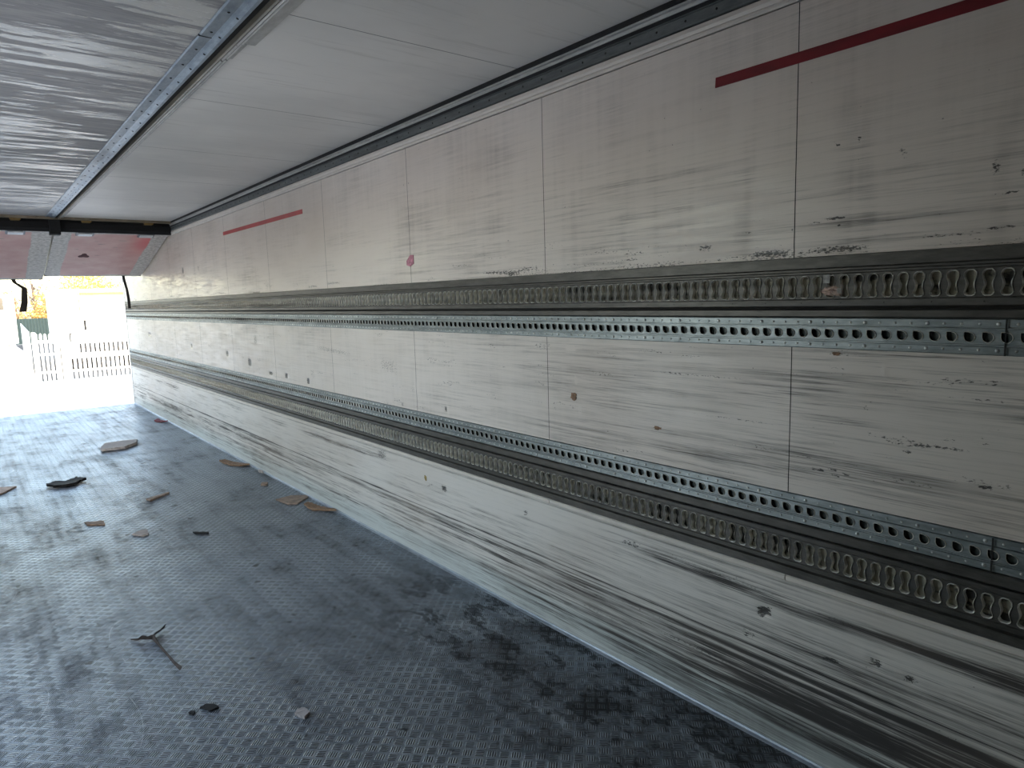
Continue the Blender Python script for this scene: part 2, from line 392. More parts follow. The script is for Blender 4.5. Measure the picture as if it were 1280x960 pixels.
def wall_bands(name, x, bands, y0=0.15, y1=YE, side=1, step=.0075, parent=None):
    VV = []; FF = []; base = 0
    for (z0, z1) in bands:
        ed = [y0] + ([j for j in JY if y0 < j < y1] if z0 > .9 else []) + [y1]
        nz = max(2, int((z1-z0)/.0085)); zs = np.linspace(z0, z1, nz+1)
        for a, b in zip(ed[:-1], ed[1:]):
            st = step*(.8 + .28*a); ny = max(2, int((b-a)/st)); ys = np.linspace(a+.0016, b-.0016, ny+1)
            Yg, Zg = np.meshgrid(ys, zs)
            VV.append(np.stack([np.full(Yg.size, x), Yg.ravel(), Zg.ravel()], 1))
            i = np.arange((ny+1)*(nz+1)).reshape(nz+1, ny+1) + base
            q = np.stack([i[:-1, :-1], i[1:, :-1], i[1:, 1:], i[:-1, 1:]], -1).reshape(-1, 4)
            FF.append(q[:, ::-1] if side < 0 else q); base += Yg.size
    V = np.concatenate(VV); F = np.concatenate(FF)
    d, g, t, mk = maps(V[:, 1], V[:, 2])
    Y, Z = V[:, 1], V[:, 2]
    dx = .0045*(fbm(Y*2.3, Z*3.1, 101, 3)-.5)
    for (y, z, a, b, k, sl) in MARKS:
        if k > .65 and a > .01: dx = dx + .006*np.exp(-(((Y-y)/a)**2+((Z-z)/b)**2))
    for (y, z, a, b) in BRIGHT[:5]: dx = dx - .003*np.exp(-(((Y-y)/a)**2+((Z-z)/b)**2))
    V[:, 0] += dx*side
    return raw(name, V, F, M_wall, parent, True, None, {'dirt': d, 'grain': g, 'tone': t, 'mark': mk})

# ------------------------------------------------------------------ the shell
wr = wall_bands('wall_right', WX, [(.012, .336), (.338, .622), (.933, 1.418), (1.704, 2.475)])
tag(wr, 'long white lined wall of jointed sheets with rubbed dark streaks', kind='structure')
b = MB(); b.box(WX+.012, WX+.07, -.72, YE, GZ*0-.05, CZ+.05); b.build('wall_core', M_void, wr)
wl_ = MB()                                       # with two unseen openings added to let in daylight
LIGHT_OPENINGS, DZ = [(2.5, 4.35), (7.0, 8.8)], 2.4
wl_.box(LX-.06, LX, -.72, LIGHT_OPENINGS[0][0], -.05, CZ+.05); wl_.box(LX-.06, LX, LIGHT_OPENINGS[0][1], LIGHT_OPENINGS[1][0], -.05, CZ+.05)
wl_.box(LX-.06, LX, LIGHT_OPENINGS[1][1], YE, -.05, CZ+.05)
for d0, d1 in LIGHT_OPENINGS: wl_.box(LX-.06, LX, d0, d1, DZ, CZ+.05)
tag(wl_.build('wall_left', plain('left_wall_sheet', (.72, .70, .67), .36, 0, .08, 2)), 'white lined wall along the left side of the trailer', kind='structure')
wf = MB(); wf.box(LX-.06, WX+.07, -.80, -.72, -.05, CZ+.05)
tag(wf.build('wall_front', plain('front_wall_sheet', (.58, .56, .53), .4, 0, .12, 2)), 'front end wall of the trailer', kind='structure')
fl = MB(); fl.box(LX-.06, WX+.07, -.80, YE+.06, -.09, 0)
tag(fl.build('floor', M_floor), 'worn bare metal treadplate floor of the trailer', kind='structure')
ce = MB(); ce.box(LX-.06, WX+.07, -.80, YE, CZ, CZ+.09)
tag(ce.build('ceiling', M_ceil), 'grey jointed ceiling sheets with glossy smears', kind='structure')
bb = MB(); bb.profile([(WX+.004, 0), (WX-.016, 0), (WX-.016, .003), (WX-.006, .007), (WX-.003, .014), (WX+.004, .014)], -.7, YE, n=4)
tag(bb.build('baseboard_right', galv_mat('weld_bead_metal', (.26, .29, .34), (.40, .44, .50), .6, .42)), 'thin pale sealing bead where wall meets floor', kind='structure')
tr = MB()
tr.box(WX-.004, WX+.09, YE, YE+.05, GZ+.9, CZ+.12); tr.box(LX-.09, LX+.004, YE, YE+.05, GZ+.9, CZ+.12)
tr.box(LX-.09, WX+.09, YE, YE+.05, CZ-.02, CZ+.12); tr.box(LX-.09, WX+.09, YE+.001, YE+.065, -.2, -.002)
tag(tr.build('trim_rear', galv_mat('rear_frame_steel', (.5, .52, .54), (.6, .62, .64), .5, .4)), 'steel frame around the open rear end', kind='structure')
# pale trim strips above the kick sheet and at the head of the wall
tl = MB()
for ja, jb in zip([-.7]+JY[1:], JY[1:]+[YE]):
    tl.profile([(WX+.01, .622), (WX-.004, .622), (WX-.009, .627), (WX-.009, .640), (WX-.004, .6445), (WX+.01, .6445)], ja+.0015, jb-.0015)
tag(tl.build('trim_1', M_lip), 'pale narrow trim strip on top of the kick sheet', kind='structure')
tl = MB()
tl.profile([(WX+.01, 2.479), (WX-.002, 2.479), (WX-.006, 2.484), (WX-.006, 2.490), (WX-.003, 2.4915), (WX-.003, 2.493), (WX-.008, 2.495), (WX-.012, 2.505), (WX-.008, 2.521), (WX+.01, 2.524)], -.7, YE, n=4)
tag(tl.build('trim_2', M_lip), 'pale rounded trim strip along the head of the wall', kind='structure')

# ------------------------------------------------------------------ perforated rails
def perforated(y0, n, pitch, zc, z0, z1, inside, xf, depth, K=36, rim=.0030, rimh=.0034, skew=0, uneven=0.0):
    """n punched cells in a strip from z0 to z1; inside(dy, dz) tells the hole."""
    hw = pitch/2; hu = z1-zc; hd = zc-z0
    ang = [2*math.pi*i/K + 1e-4 for i in range(K)]
    for cx, czz in ((hw, hu), (-hw, hu), (-hw, -hd), (hw, -hd)): ang.append(math.atan2(czz, cx) % (2*math.pi))
    ang = sorted(set(round(a, 5) for a in ang)); K = len(ang)
    O = []; R = []
    for a in ang:
        c, s = math.cos(a), math.sin(a); r = .0005
        while inside(r*c, r*s) and r < .1: r += .0001
        R.append((r*c, r*s))
        t = min(hw/abs(c) if abs(c) > 1e-9 else 9, (hu if s > 0 else hd)/abs(s) if abs(s) > 1e-9 else 9)
        O.append((t*c, t*s))
    R = np.array(R); O = np.array(O)
    nrm = R/np.linalg.norm(R, axis=1)[:, None]
    rings = [(O, 0), (R+nrm*rim, 0), (R+nrm*rim*.6, -rimh), (R, -rimh*.6), (R-nrm*.0004, depth)]
    V = []; F = []; mi = []
    nr = len(rings)
    for k in range(n):
        yc = y0 + k*pitch
        for q, (pts, dx) in enumerate(rings):
            sc2 = 1 - (uneven*rnd.random() if q and uneven else 0)*0
            for (a, b2) in pts: V.append((xf+dx, yc+a*sc2, zc+b2))
        B = k*nr*K
        for q in range(nr-1):
            for i in range(K):
                j = (i+1) % K
                F.append((B+q*K+i, B+q*K+j, B+(q+1)*K+j, B+(q+1)*K+i)); mi.append(0 if q == 0 else (1 if q < 3 else 2))
    return np.array(V), np.array(F), mi

def hourglass(dy, dz):
    if abs(dz) > .0325: return False
    wv = .0108 - .0030*math.cos(2*math.pi*(dz+.003)/.044) + .02*dz
    if abs(dz) > .028: wv -= (abs(dz)-.028)*1.0
    return abs(dy) < wv
def keyhole(dy, dz):
    if dy*dy + (dz+.001)**2 < .0118**2: return True
    # notch on the upper far side
    return (0 < dy < .0125 and 0 < dz < .0125 and dz < .0135)

def deck_rail(name, label, zs0, zs1, zlo, zhi, grooves, ledge, gz):
    t = empty(name, (WX, 6, zlo)); tag(t, label, 'rail', 'slotted load decking rails')
    inv = Vector((WX, 6, zlo))
    def kid(o):
        o.parent = t; o.matrix_parent_inverse = Matrix.Translation(-inv); return o
    n = int((YE-.45)/.0415)
    V, F, mi = perforated(.35+.02, n, .0415, (zs0+zs1)/2, zs0-.006, zs1+.006, hourglass, WX-.006, .014)
    o = raw('slotted_face', V, F, [M_deck, M_litedge, M_litedge], None, False, mi); kid(o)
    bk = MB(); bk.box(WX+.006, WX+.0115, -.7, YE, zs0-.006, zs1+.006); kid(bk.build('backing_strip', M_foam))
    for P in grooves:
        b3 = MB(); b3.profile([(WX+.011, P[0][1])] + P + [(WX+.011, P[-1][1])], -.7, YE, n=6)
        kid(b3.build('flange', M_deck))
    s = MB(); s.box(WX+.004, WX+.0118, -.7, YE, gz-.004, gz+.004); kid(s.build('groove', M_void))
    k = 0; rest = MB(); y = .50
    while y < YE-.1:
        b4 = MB() if k < 90 else rest
        zz = ledge; b4.dome((WX-.0085, y, zz), (-1, 0, 0), .0035, .002, 8)
        if k < 90: kid(b4.build('rivet', M_void))
        k += 1; y += .125
    if rest.v: ro = kid(rest.build('rivet', M_void)); ro['kind'] = 'stuff'
    return t
x = WX
deck_rail('decking_rail', 'upper dark slotted load rail, above the small-holed steel strip', 1.578, 1.641, 1.514, 1.704,
  [[(x-.006,1.572),(x-.010,1.569),(x-.010,1.551),(x-.004,1.546),(x-.002,1.5455)],
   [(x-.002,1.5385),(x-.010,1.537),(x-.010,1.519),(x-.006,1.5145)],
   [(x-.001,1.7035),(x-.012,1.701),(x-.012,1.668),(x-.001,1.664),(x-.001,1.658),(x-.010,1.655),(x-.010,1.650),(x-.006,1.647)]], 1.560, 1.542)
deck_rail('decking_rail', 'lower dark slotted load rail, just above the kick sheet', .706, .771, .645, .834,
  [[(x-.006,.7),(x-.010,.697),(x-.010,.688),(x-.001,.684),(x-.001,.680),(x-.012,.676),(x-.012,.650),(x-.006,.6455)],
   [(x-.006,.834),(x-.011,.830),(x-.011,.806),(x-.008,.802)],
   [(x-.008,.796),(x-.0105,.793),(x-.0105,.781),(x-.006,.777)]], .788, .799)

def lash_rail(label, z0, z1):
    t = empty('lashing_rail', (WX, 6, z0)); tag(t, label, 'rail', 'galvanised lashing strips with round holes')
    inv = Matrix.Translation(-Vector((WX, 6, z0)))
    def kid(o): o.parent = t; o.matrix_parent_inverse = inv; return o
    zc = (z0+z1)/2; p = .0421; n = int((YE-.45)/p); ys = .36
    V, F, mi = perforated(ys, n, p, zc, zc-.019, zc+.019, keyhole, WX-.007, .010, rim=.0022, rimh=.0032)
    kid(raw('hole_strip', V, F, [M_galv, M_litedge, M_void], None, False, mi))
    for s in (-1, 1):
        b5 = MB(); e = zc+s*.0475; P = [(WX+.011, e), (WX-.003, e), (WX-.0045, e-s*.002), (WX-.0045, zc+s*.0265), (WX-.002, zc+s*.0255),
              (WX-.002, zc+s*.0235), (WX-.009, zc+s*.0225), (WX-.009, zc+s*.0200), (WX-.007, zc+s*.0190), (WX+.011, zc+s*.0190)]
        b5.profile(P, -.7, YE, n=6); kid(b5.build('flange', M_galv))
    bk = MB(); bk.box(WX+.0035, WX+.011, -.7, YE, zc-.019, zc+.019); kid(bk.build('backing_strip', M_back))
    jn = MB(); jn.box(WX-.0100, WX-.0085, .571, .575, zc-.0475, zc+.0475); kid(jn.build('strip_joint', M_void))
    k = 0; rest = MB()
    for i in range(n):
        for s in (-1, 1):
            y = ys+(i+.5)*p; big = i % 4 == 1; q = MB() if k < 96 else rest
            q.dome((WX-.0045, y, zc+s*.0345), (-1, 0, 0), .0056 if big else .0038, .0048 if big else .0032, 8)
            if k < 96: kid(q.build('rivet', M_rivet, smooth=True))
            k += 1
    ro = kid(rest.build('rivet', M_rivet, smooth=True)); ro['kind'] = 'stuff'
lash_rail('upper galvanised strip of round holes, between middle and upper wall sheets', 1.418, 1.514)
lash_rail('lower galvanised strip of round holes, under the middle wall sheets', .834, .933)

# rail along the head of the wall
t = empty('cornice_rail', (WX, 6, 2.525)); tag(t, 'dark riveted rail running in the corner of wall and ceiling', 'rail')
inv = Matrix.Translation(-Vector((WX, 6, 2.525)))
def kid(o): o.parent = t; o.matrix_parent_inverse = inv; return o
b = MB(); b.profile([(x+.011, 2.524), (x-.010, 2.526), (x-.013, 2.529), (x-.013, 2.532), (x-.007, 2.534), (x-.007, 2.566), (x-.012, 2.568), (x-.012, 2.572), (x+.011, 2.573)], -.7, YE-.05, n=6)
kid(b.build('rivet_flange', galv_mat('dark_galvanised', (.085, .095, .095), (.14, .15, .15), .55, .42)))
b = MB(); b.profile([(x+.011, 2.583), (x-.012, 2.583), (x-.016, 2.586), (x-.016, 2.592), (x-.010, 2.595), (x-.010, 2.600), (x-.018, 2.603), (x-.018, 2.612), (x+.011, 2.613)], -.7, YE-.05, n=6)
kid(b.build('guide_profile', M_alu))
b = MB(); b.box(x-.015, x+.011, -.7, YE-.05, 2.571, 2.584); b.box(x-.026, x+.011, -.7, YE-.05, 2.611, 2.6295); kid(b.build('dark_gap_and_seal', M_black))  # lower strip is solid black, painting the shade of an open gap
y = .3
while y < YE-.2:
    b = MB(); b.dome((x-.007, y, 2.550), (-1, 0, 0), .0045, .003, 8); kid(b.build('rivet', M_void)); y += .128

# rail down the middle of the ceiling
t = empty('ceiling_rail', (.9, 5, CZ)); tag(t, 'steel and aluminium track running along the middle of the ceiling', 'rail')
inv = Matrix.Translation(-Vector((.9, 5, CZ)))
Y1 = 9.25
b = MB(); b.profile([(.800, CZ-.001), (.800, CZ-.004), (.806, CZ-.007), (.845, CZ-.008), (.858, CZ-.012), (.872, CZ-.018), (.884, CZ-.019), (.886, CZ-.001)], -.7, Y1, n=8)
kid(b.build('riveted_flange', galv_mat('blue_grey_galvanised', (.24, .28, .33), (.38, .43, .48), .75, .30)))
b = MB(); b.box(.799, .886, 2.846, 2.852, CZ-.0085, CZ-.002); kid(b.build('flange_joint', M_void))
b = MB(); b.profile([(.886, CZ-.001), (.886, CZ-.012), (.892, CZ-.012), (.892, CZ-.006), (.914, CZ-.006), (.914, CZ-.001)], -.7, Y1, n=8)
kid(b.build('track_channel', M_void))  # near-black colour paints the shade of a deeper channel
b = MB(); b.profile([(.914, CZ-.001), (.914, CZ-.026), (.920, CZ-.030), (.926, CZ-.026), (.930, CZ-.010), (.936, CZ-.008), (.936, CZ-.001)], -.7, Y1, n=8)
kid(b.build('channel_lip', plain('tan_oxidised_profile', (.20, .185, .15), .45, .4, .25, 4, (8, 1, 8))))
for (a0, a1, wd) in ((-.7, 2.85, 1), (2.85, 3.05, .6), (3.06, Y1, .45)):
    b = MB(); e = .938 + .072*wd
    b.profile([(.937, CZ-.001), (.937, CZ-.016), (.942, CZ-.021), (.948, CZ-.016), (.951, CZ-.009), (.957, CZ-.009), (.960, CZ-.013), (.965, CZ-.013), (.968, CZ-.007), (e, CZ-.006), (e, CZ-.001)], a0, a1-.004, n=4)
    kid(b.build('cover_profile', M_alu))
for k in range(44):
    y = 2.573 + .215*(k-14)
    if y < .2 or y > Y1-.05: continue
    for xx, dy, zz in ((.829, 0, CZ-.008), (.864, .02, CZ-.0145)):
        b = MB(); b.dome((xx, y+dy, zz), (.0 if xx < .84 else -.5, 0, -1), .0055, .003, 8); kid(b.build('rivet', M_void))

# ------------------------------------------------------------------ tape, stickers
def tape(name, label, pts, mat, th=.0012, off=.0032):
    """flat sticker on the wall; pts are (y, z)"""
    b = MB(); n = len(pts)
    V = [(WX-off, p[0], p[1]) for p in pts] + [(WX+.001, p[0], p[1]) for p in pts]
    F = [tuple(range(n)), tuple(range(2*n-1, n-1, -1))] + [(i, (i+1) % n, n+(i+1) % n, n+i) for i in range(n)]
    b.add(V, F); o = b.build(name, mat)
    tag(o, label, name.split('_')[-1], None); return o
o = tape('red_tape', 'long red tape stripe high on the wall nearest the viewer', [(1.458, 2.296), (1.456, 2.329), (.40, 2.329), (.40, 2.297)], M_red)
o = tape('red_tape', 'faded red tape stripe high on the far part of the wall', [(7.17, 2.292), (7.17, 2.325), (5.13, 2.313), (5.13, 2.279)], plain('faded_red_tape', (.42, .06, .06), .45, 0, .2, 3))
o = tape('pink_sticker', 'small torn pink sticker across a joint in the upper wall', [(3.60, 1.81), (3.56, 1.80), (3.52, 1.815), (3.52, 1.865), (3.555, 1.868), (3.60, 1.835)], plain('pink_sticker', (.50, .19, .26), .5, 0, .35, 60))

def crumple(name, label, cat, cy_, cz_, ry, rz, mat, amp, x0=WX-.006, seed=1, n=14):
    rs = np.random.RandomState(seed); V = []; F = []
    R = []
    for j in range(5):
        f = j/4
        for i in range(n):
            a = 2*math.pi*i/n; rr = (.72 + .35*rs.rand()) if j == 4 else f*.85
            h = amp*(.3+.7*rs.rand()) if j < 4 else 0
            V.append((x0-h, cy_ + ry*rr*math.cos(a), cz_ + rz*rr*math.sin(a)))
    for j in range(4):
        for i in range(n): F.append((j*n+i, j*n+(i+1) % n, (j+1)*n+(i+1) % n, (j+1)*n+i))
    back = len(V); V += [(x0+.003, v[1], v[2]) for v in V[4*n:5*n]]
    F += [(4*n+i, 4*n+(i+1) % n, back+(i+1) % n, back+i) for i in range(n)] + [tuple(back+i for i in range(n-1, -1, -1))]
    b = MB(); b.add(V, F); o = b.build(name, mat, None); tag(o, label, cat); return o
M_paper = plain('torn_label_paper', (.42, .30, .25), .7, 0, .35, 90)
o = crumple('torn_label', 'crumpled beige paper label stuck over slots of the upper dark rail', 'label', 1.030, 1.595, .036, .017, M_paper, .007, seed=4)
b = MB(); b.box(WX-.0105, WX-.0065, 1.036, 1.056, 1.620, 1.646); b.box(WX-.012, WX-.0065, .998, 1.012, 1.588, 1.604)
b2 = MB(); b2.v = b.v[:8]; b2.f = b.f[:6]; b2.m = b.m[:6]; M_gp = plain('greyed_paper', (.32, .31, .29), .7, 0, .4, 120)
b2.build('label_scrap', M_gp, o); b2 = MB(); b2.box(WX-.012, WX-.0065, .998, 1.012, 1.588, 1.604); b2.build('label_scrap', M_gp, o)
M_glue = plain('brown_glue_residue', (.20, .11, .06), .7, 0, .5, 120)
for lab, y, z, a, b_, mt in (('brown torn sticker remnant on the middle wall sheet', 2.187, 1.157, .021, .019, M_glue),
                      ('small brown sticker remnant low on the middle sheet, beyond its next joint', 1.712, 1.076, .022, .008, M_glue),
                      ('rusty glue remnant just under the upper holed strip near the viewer', 1.012, 1.403, .016, .007, M_glue),
                      ('ochre glue blob on the kick sheet below the lower dark rail', 3.50, .525, .018, .022, plain('ochre_glue', (.30, .22, .07), .6, 0, .4, 60))):
    rs = random.Random(lab); pts = []
    for i in range(14):
        an = 2*math.pi*i/14; rr = .6+.5*rs.random(); pts.append((y+a*rr*math.cos(an), z+b_*rr*math.sin(an)))
    tape('sticker_remnant', lab, pts, mt, off=.0022)['category'] = 'sticker'

# ------------------------------------------------------------------ raised bulkheads at the rear
def bulk_mat(cx, red):
    g = G('bulkhead_panel_face'); P = g.obj(); xx, yy, zz = g.xyz(P)
    e = g.m('MAXIMUM', g.m('MULTIPLY', g.m('ABSOLUTE', xx), 1/.43), g.m('MULTIPLY', g.m('ABSOLUTE', g.m('SUBTRACT', yy, 1.02)), 1/.93))
    n = g.noise(P, 3, 5, .6); gr = g.noise(g.map(P, (2, 60, 1)), 1, 4, .6); sp = g.noise(g.map(P, (1.2, 9, 1), (5, 2, 0)), 3, 3, .5)
    ins = g.step(g.m('ADD', e, g.m('MULTIPLY', g.m('SUBTRACT', n, .5), .12)), .97, 1.0, 1.0, 0.0)
    c = g.mix(g.step(n, .35, .65), (.68, .38, .36), (.78, .52, .48))
    c = g.mix(g.step(gr, .5, .8, 0, .45), c, (.70, .60, .52))
    if red: c = g.mix(g.m('MULTIPLY', g.step(xx, .12, .42), g.step(yy, 1.3, .3, 0, .75)), c, (.80, .12, .14))
    o2 = g.mix(g.step(g.noise(P, 25, 5, .7), .4, .6), (.50, .48, .45), (.74, .71, .68))
    c = g.mix(ins, o2, c)
    c = g.mix(g.step(sp, .68, .72), c, (.05, .035, .03))
    return g.out(c, .55, 0)
PT = math.atan2(.44, 1.95)
def bulkhead(label, x0, x1, drop, red, lamps, strapx, hole):
    t = empty('partition_bulkhead', ((x0+x1)/2, 9.32, 2.50)); t.rotation_euler = (-PT-drop, 0, 0)
    tag(t, label, 'partition', 'raised partition bulkheads')
    hw = (x1-x0)/2
    # panel with rounded far corners
    b = MB(); L = 2.0; pts = []
    for i in range(7):
        a = math.pi/2*i/6; pts.append((hw-.10+.10*math.cos(a), L-.10+.10*math.sin(a)))
    for i in range(7):
        a = math.pi/2+math.pi/2*i/6; pts.append((-hw+.10+.10*math.cos(a), L-.10+.10*math.sin(a)))
    pts += [(-hw, 0), (hw, 0)]
    n = len(pts); V = [(p[0], p[1], 0) for p in pts] + [(p[0], p[1], .075) for p in pts]
    F = [tuple(range(n-1, -1, -1)), tuple(range(n, 2*n))] + [(i, (i+1) % n, n+(i+1) % n, n+i) for i in range(n)]
    b.add(V, F); b.build('panel', bulk_mat(0, red), t)
    b = MB(); b.profile([(-.06, .10), (-.075, .06), (-.072, -.005), (-.03, -.028), (.01, -.02), (.02, .0), (.02, .10)], -hw-.012, hw+.012, axis='x')
    b.build('edge_seal', M_black, t)
    b = MB(); b.box(-hw, hw, L+.001, L+.018, .004, .07); b.build('end_seal', plain('grey_seal', (.16, .15, .14), .6), t)
    for lx in lamps:
        u = lx-(x0+x1)/2
        b = MB(); b.box(u-.09, u+.09, .035, .155, -.012, -.001); f0 = b.build('handle_frame', plain('handle_frame', (.20, .2, .21), .4, .5), t)
        b = MB(); b.profile([(.055, -.013), (.06, -.024), (.13, -.024), (.137, -.013)], u-.07, u+.07, axis='x'); b.build('handle_plate', galv_mat('bright_handle', (.7, .72, .74), (.82, .84, .86), .3, .3), f0)
    if hole:
        b = MB(); V = []; nn = 16
        for i in range(nn):
            a = 2*math.pi*i/nn; rr = .045*(1+.3*math.sin(3*a)); V.append((hole[0]+rr*1.2*math.cos(a), hole[1]+rr*1.8*math.sin(a), -.003))
        V += [(v[0], v[1], .002) for v in V]
        b.add(V, [tuple(range(nn-1, -1, -1))]+[(i, (i+1) % nn, nn+(i+1) % nn, nn+i) for i in range(nn)]); b.build('puncture', plain('torn_puncture', (.09, .015, .02), .8), t)
    # hanging pull strap
    if strapx is not None:
        u = strapx[0]-(x0+x1)/2
        Mi = Matrix.Rotation(PT+drop, 4, 'X')
        pth = strapx[1]; V = []; F = []
        for i, (dx, dy, dz, wd) in enumerate(pth):
            base = Mi @ Vector((0, 0, 0))
            c = Vector((u+dx, L-.02, 0)) + (Matrix.Rotation(PT+drop, 3, 'X') @ Vector((0, dy, dz)))
            for sx, sy in ((-1, -1), (1, -1), (1, 1), (-1, 1)):
                V.append(c + Vector((sx*wd, 0, 0)) + (Matrix.Rotation(PT+drop, 3, 'X') @ Vector((0, sy*.006, 0))))
            if i: 
                B = (i-1)*4; F += [(B+q, B+(q+1) % 4, B+4+(q+1) % 4, B+4+q) for q in range(4)]
        F += [(3, 2, 1, 0), tuple(len(V)-4+q for q in range(4))]
        b = MB(); b.add(V, F); b.build('pull_strap', plain('strap_webbing', (.03, .03, .032), .8), t)
    return t
bulkhead('right raised bulkhead panel with reddish face beside the long wall', .895, 2.075, 0.0, True, (1.19, 1.83), 
         (1.84, [(0, 0, .02, .016), (.01, .01, -.06, .016), (.035, .02, -.2, .016), (.045, .02, -.34, .018), (.045, .02, -.47, .018)]), (-.22, 1.0))
bulkhead('left raised bulkhead panel with dull pink face, partly outside the picture', LX+.01, .875, .022, False, (-.1, .53),
         (.56, [(-.02, 0, .03, .022), (.0, .01, -.04, .022), (.10, .03, -.12, .03), (.085, .03, -.3, .036), (.055, .03, -.43, .04)]), (-.2, .9))
b = MB(); b.box(.835, .935, 9.20, 9.34, 2.44, 2.60)
o = b.build('hinge_block', M_black); tag(o, 'black block at the end of the ceiling track between both bulkheads', 'bracket')
b = MB(); b.profile([(9.16, CZ-.001), (9.16, CZ-.022), (9.19, CZ-.030), (9.22, CZ-.022), (9.24, CZ-.001)], LX, WX, axis='x')
tag(b.build('trim_3', plain('tan_cross_profile', (.24, .20, .15), .4, .4, .3, 6)), 'brownish cross profile on the ceiling above the bulkheads', kind='structure')
for i, (hx, lab) in enumerate(((.53, 'small brass hinge above the left bulkhead'), (1.19, 'small brass hinge above the right bulkhead, nearer the ceiling track'), (1.83, 'small brass hinge above the right bulkhead, nearer the wall'))):
    b = MB(); b.tube((hx-.05, 9.2, 2.598), (hx+.05, 9.2, 2.598), .013, n=10); b.box(hx-.04, hx+.04, 9.19, 9.26, 2.58, 2.592)
    tag(b.build('hinge', plain('brass_hinge', (.30, .2, .08), .4, .6)), lab, 'hinge', None)

# ------------------------------------------------------------------ litter on the floor
def slab(name, label, cat, pts, mat, th=.004, lift=0.0, bend=0.0, tilt=(0, 0), jag=0):
    """flat scrap; pts are (x, y) in metres on the floor, bend curls it up away from its centre"""
    cx = sum(p[0] for p in pts)/len(pts); cy_ = sum(p[1] for p in pts)/len(pts)
    out = []; rs = random.Random(label)
    for i in range(len(pts)):
        p, q = pts[i], pts[(i+1) % len(pts)]
        for k in range(6):
            f = k/6; jx = (rs.random()-.5)*jag; jy = (rs.random()-.5)*jag
            out.append((p[0]*(1-f)+q[0]*f - cx + (jx if k else 0), p[1]*(1-f)+q[1]*f - cy_ + (jy if k else 0)))
    rings = [1.0, .75, .45, .15]; n = len(out); V = []; F = []
    R = max(math.hypot(*p) for p in out)
    for top in (1, 0):
        for s in rings:
            for p in out:
                px, py = p[0]*s, p[1]*s
                zz = bend*((px*px+py*py)/(R*R)) + tilt[0]*px + tilt[1]*py
                V.append((px, py, zz + th*top))
    nr = len(rings)
    for top in (0, 1):
        B = 0 if top == 0 else nr*n
        for k in range(nr-1):
            for i in range(n):
                f = (B+k*n+i, B+k*n+(i+1) % n, B+(k+1)*n+(i+1) % n, B+(k+1)*n+i); F.append(f)
        F.append(tuple(B+(nr-1)*n+i for i in range(n)))
    F += [(i, (i+1) % n, nr*n+(i+1) % n, nr*n+i) for i in range(n)]
    b = MB(); b.add(V, F); o = b.build(name, mat)
    mn = min(v[2] for v in V); o.location = (cx, cy_, lift - mn + .0006); tag(o, label, cat); return o
M_card = plain('weathered_board', (.40, .36, .34), .8, 0, .3, 25, (1, 6, 1))
M_wood = plain('splintered_wood', (.24, .145, .085), .75, 0, .4, 20, (8, 1, 8))
M_dark = plain('dark_rubber_scrap', (.008, .008, .009), .85, 0, .5, 40)
M_brk = plain('dirty_tan_wood', (.30, .22, .17), .8, 0, .3, 20)
slab('wood_board', 'largest grey splintered board lying on the floor towards the open rear', 'wood scrap',
     [(1.05, 8.90), (1.13, 9.15), (1.30, 9.16), (1.464, 9.10), (1.42, 8.93), (1.274, 8.75), (1.05, 8.76)], M_card, .030, 0, .010, jag=.010)
slab('rubber_scrap', 'torn black scrap with a pale rim on the left floor', 'scrap', [(.421, 7.40), (.493, 7.50), (.577, 7.45), (.663, 7.52), (.729, 7.41), (.672, 7.35), (.587, 7.26), (.483, 7.29)], M_dark, .022, 0, .012, jag=.03)
slab('wood_chip', 'short straight tan wood chip on the left floor', 'wood scrap', [(.545, 5.93), (.555, 5.84), (.657, 5.76), (.665, 5.87)], M_brk, .008, jag=.004)
slab('wood_chip', 'small dark pointed wood chip right of the short straight tan one', 'wood scrap', [(.77, 5.36), (.82, 5.27), (.86, 5.29), (.87, 5.40), (.84, 5.41)], M_card, .010, jag=.008)
slab('board_offcut', 'pale board offcut cut by the left picture edge', 'wood scrap', [(-.05, 7.6), (-.02, 7.32), (.10, 7.42), (.21, 7.62), (.05, 7.70)], M_brk, .012, jag=.004)
slab('red_rag', 'small dark red scrap on the floor near the far end of the wall', 'scrap', [(1.93, 10.55), (1.99, 10.62), (2.04, 10.48), (2.06, 10.35), (2.02, 10.36), (1.95, 10.46)], plain('dark_red_scrap', (.20, .015, .03), .6, 0, .4, 30), .012, 0, .02, jag=.03)
slab('wood_splinter', 'brown curled wood splinter beside the wall, farthest of the three', 'wood scrap', [(1.88, 7.22), (1.93, 7.0), (2.0, 6.9), (2.065, 6.84), (2.07, 6.90), (2.02, 7.05), (1.94, 7.24)], M_wood, .012, 0, .018, jag=.012)
slab('wood_splinter', 'flat grey-brown wood splinter touching the wall base, middle of the three', 'wood scrap', [(1.84, 5.48), (1.87, 5.28), (1.93, 5.24), (2.07, 5.36), (2.07, 5.42), (1.98, 5.50)], M_brk, .010, 0, .0, jag=.005)
slab('wood_splinter', 'broken reddish-brown splinter against the wall base, nearest of the three', 'wood scrap', [(1.945, 5.14), (1.95, 4.99), (2.0, 4.94), (2.065, 4.80), (2.07, 4.88), (2.03, 5.04), (1.99, 5.17)], M_wood, .014, 0, .02, jag=.012)
slab('twig_fragment', 'thin beige splinter lying in the middle of the floor', 'wood scrap', [(1.03, 6.28), (1.045, 6.20), (1.22, 6.34), (1.225, 6.37)], M_brk, .012, jag=.006)
slab('pebble', 'dark crumb by the wall base near the farthest splinter', 'crumb', [(2.05, 6.50), (2.07, 6.46), (2.075, 6.52), (2.055, 6.56)], M_card, .022, jag=.006)
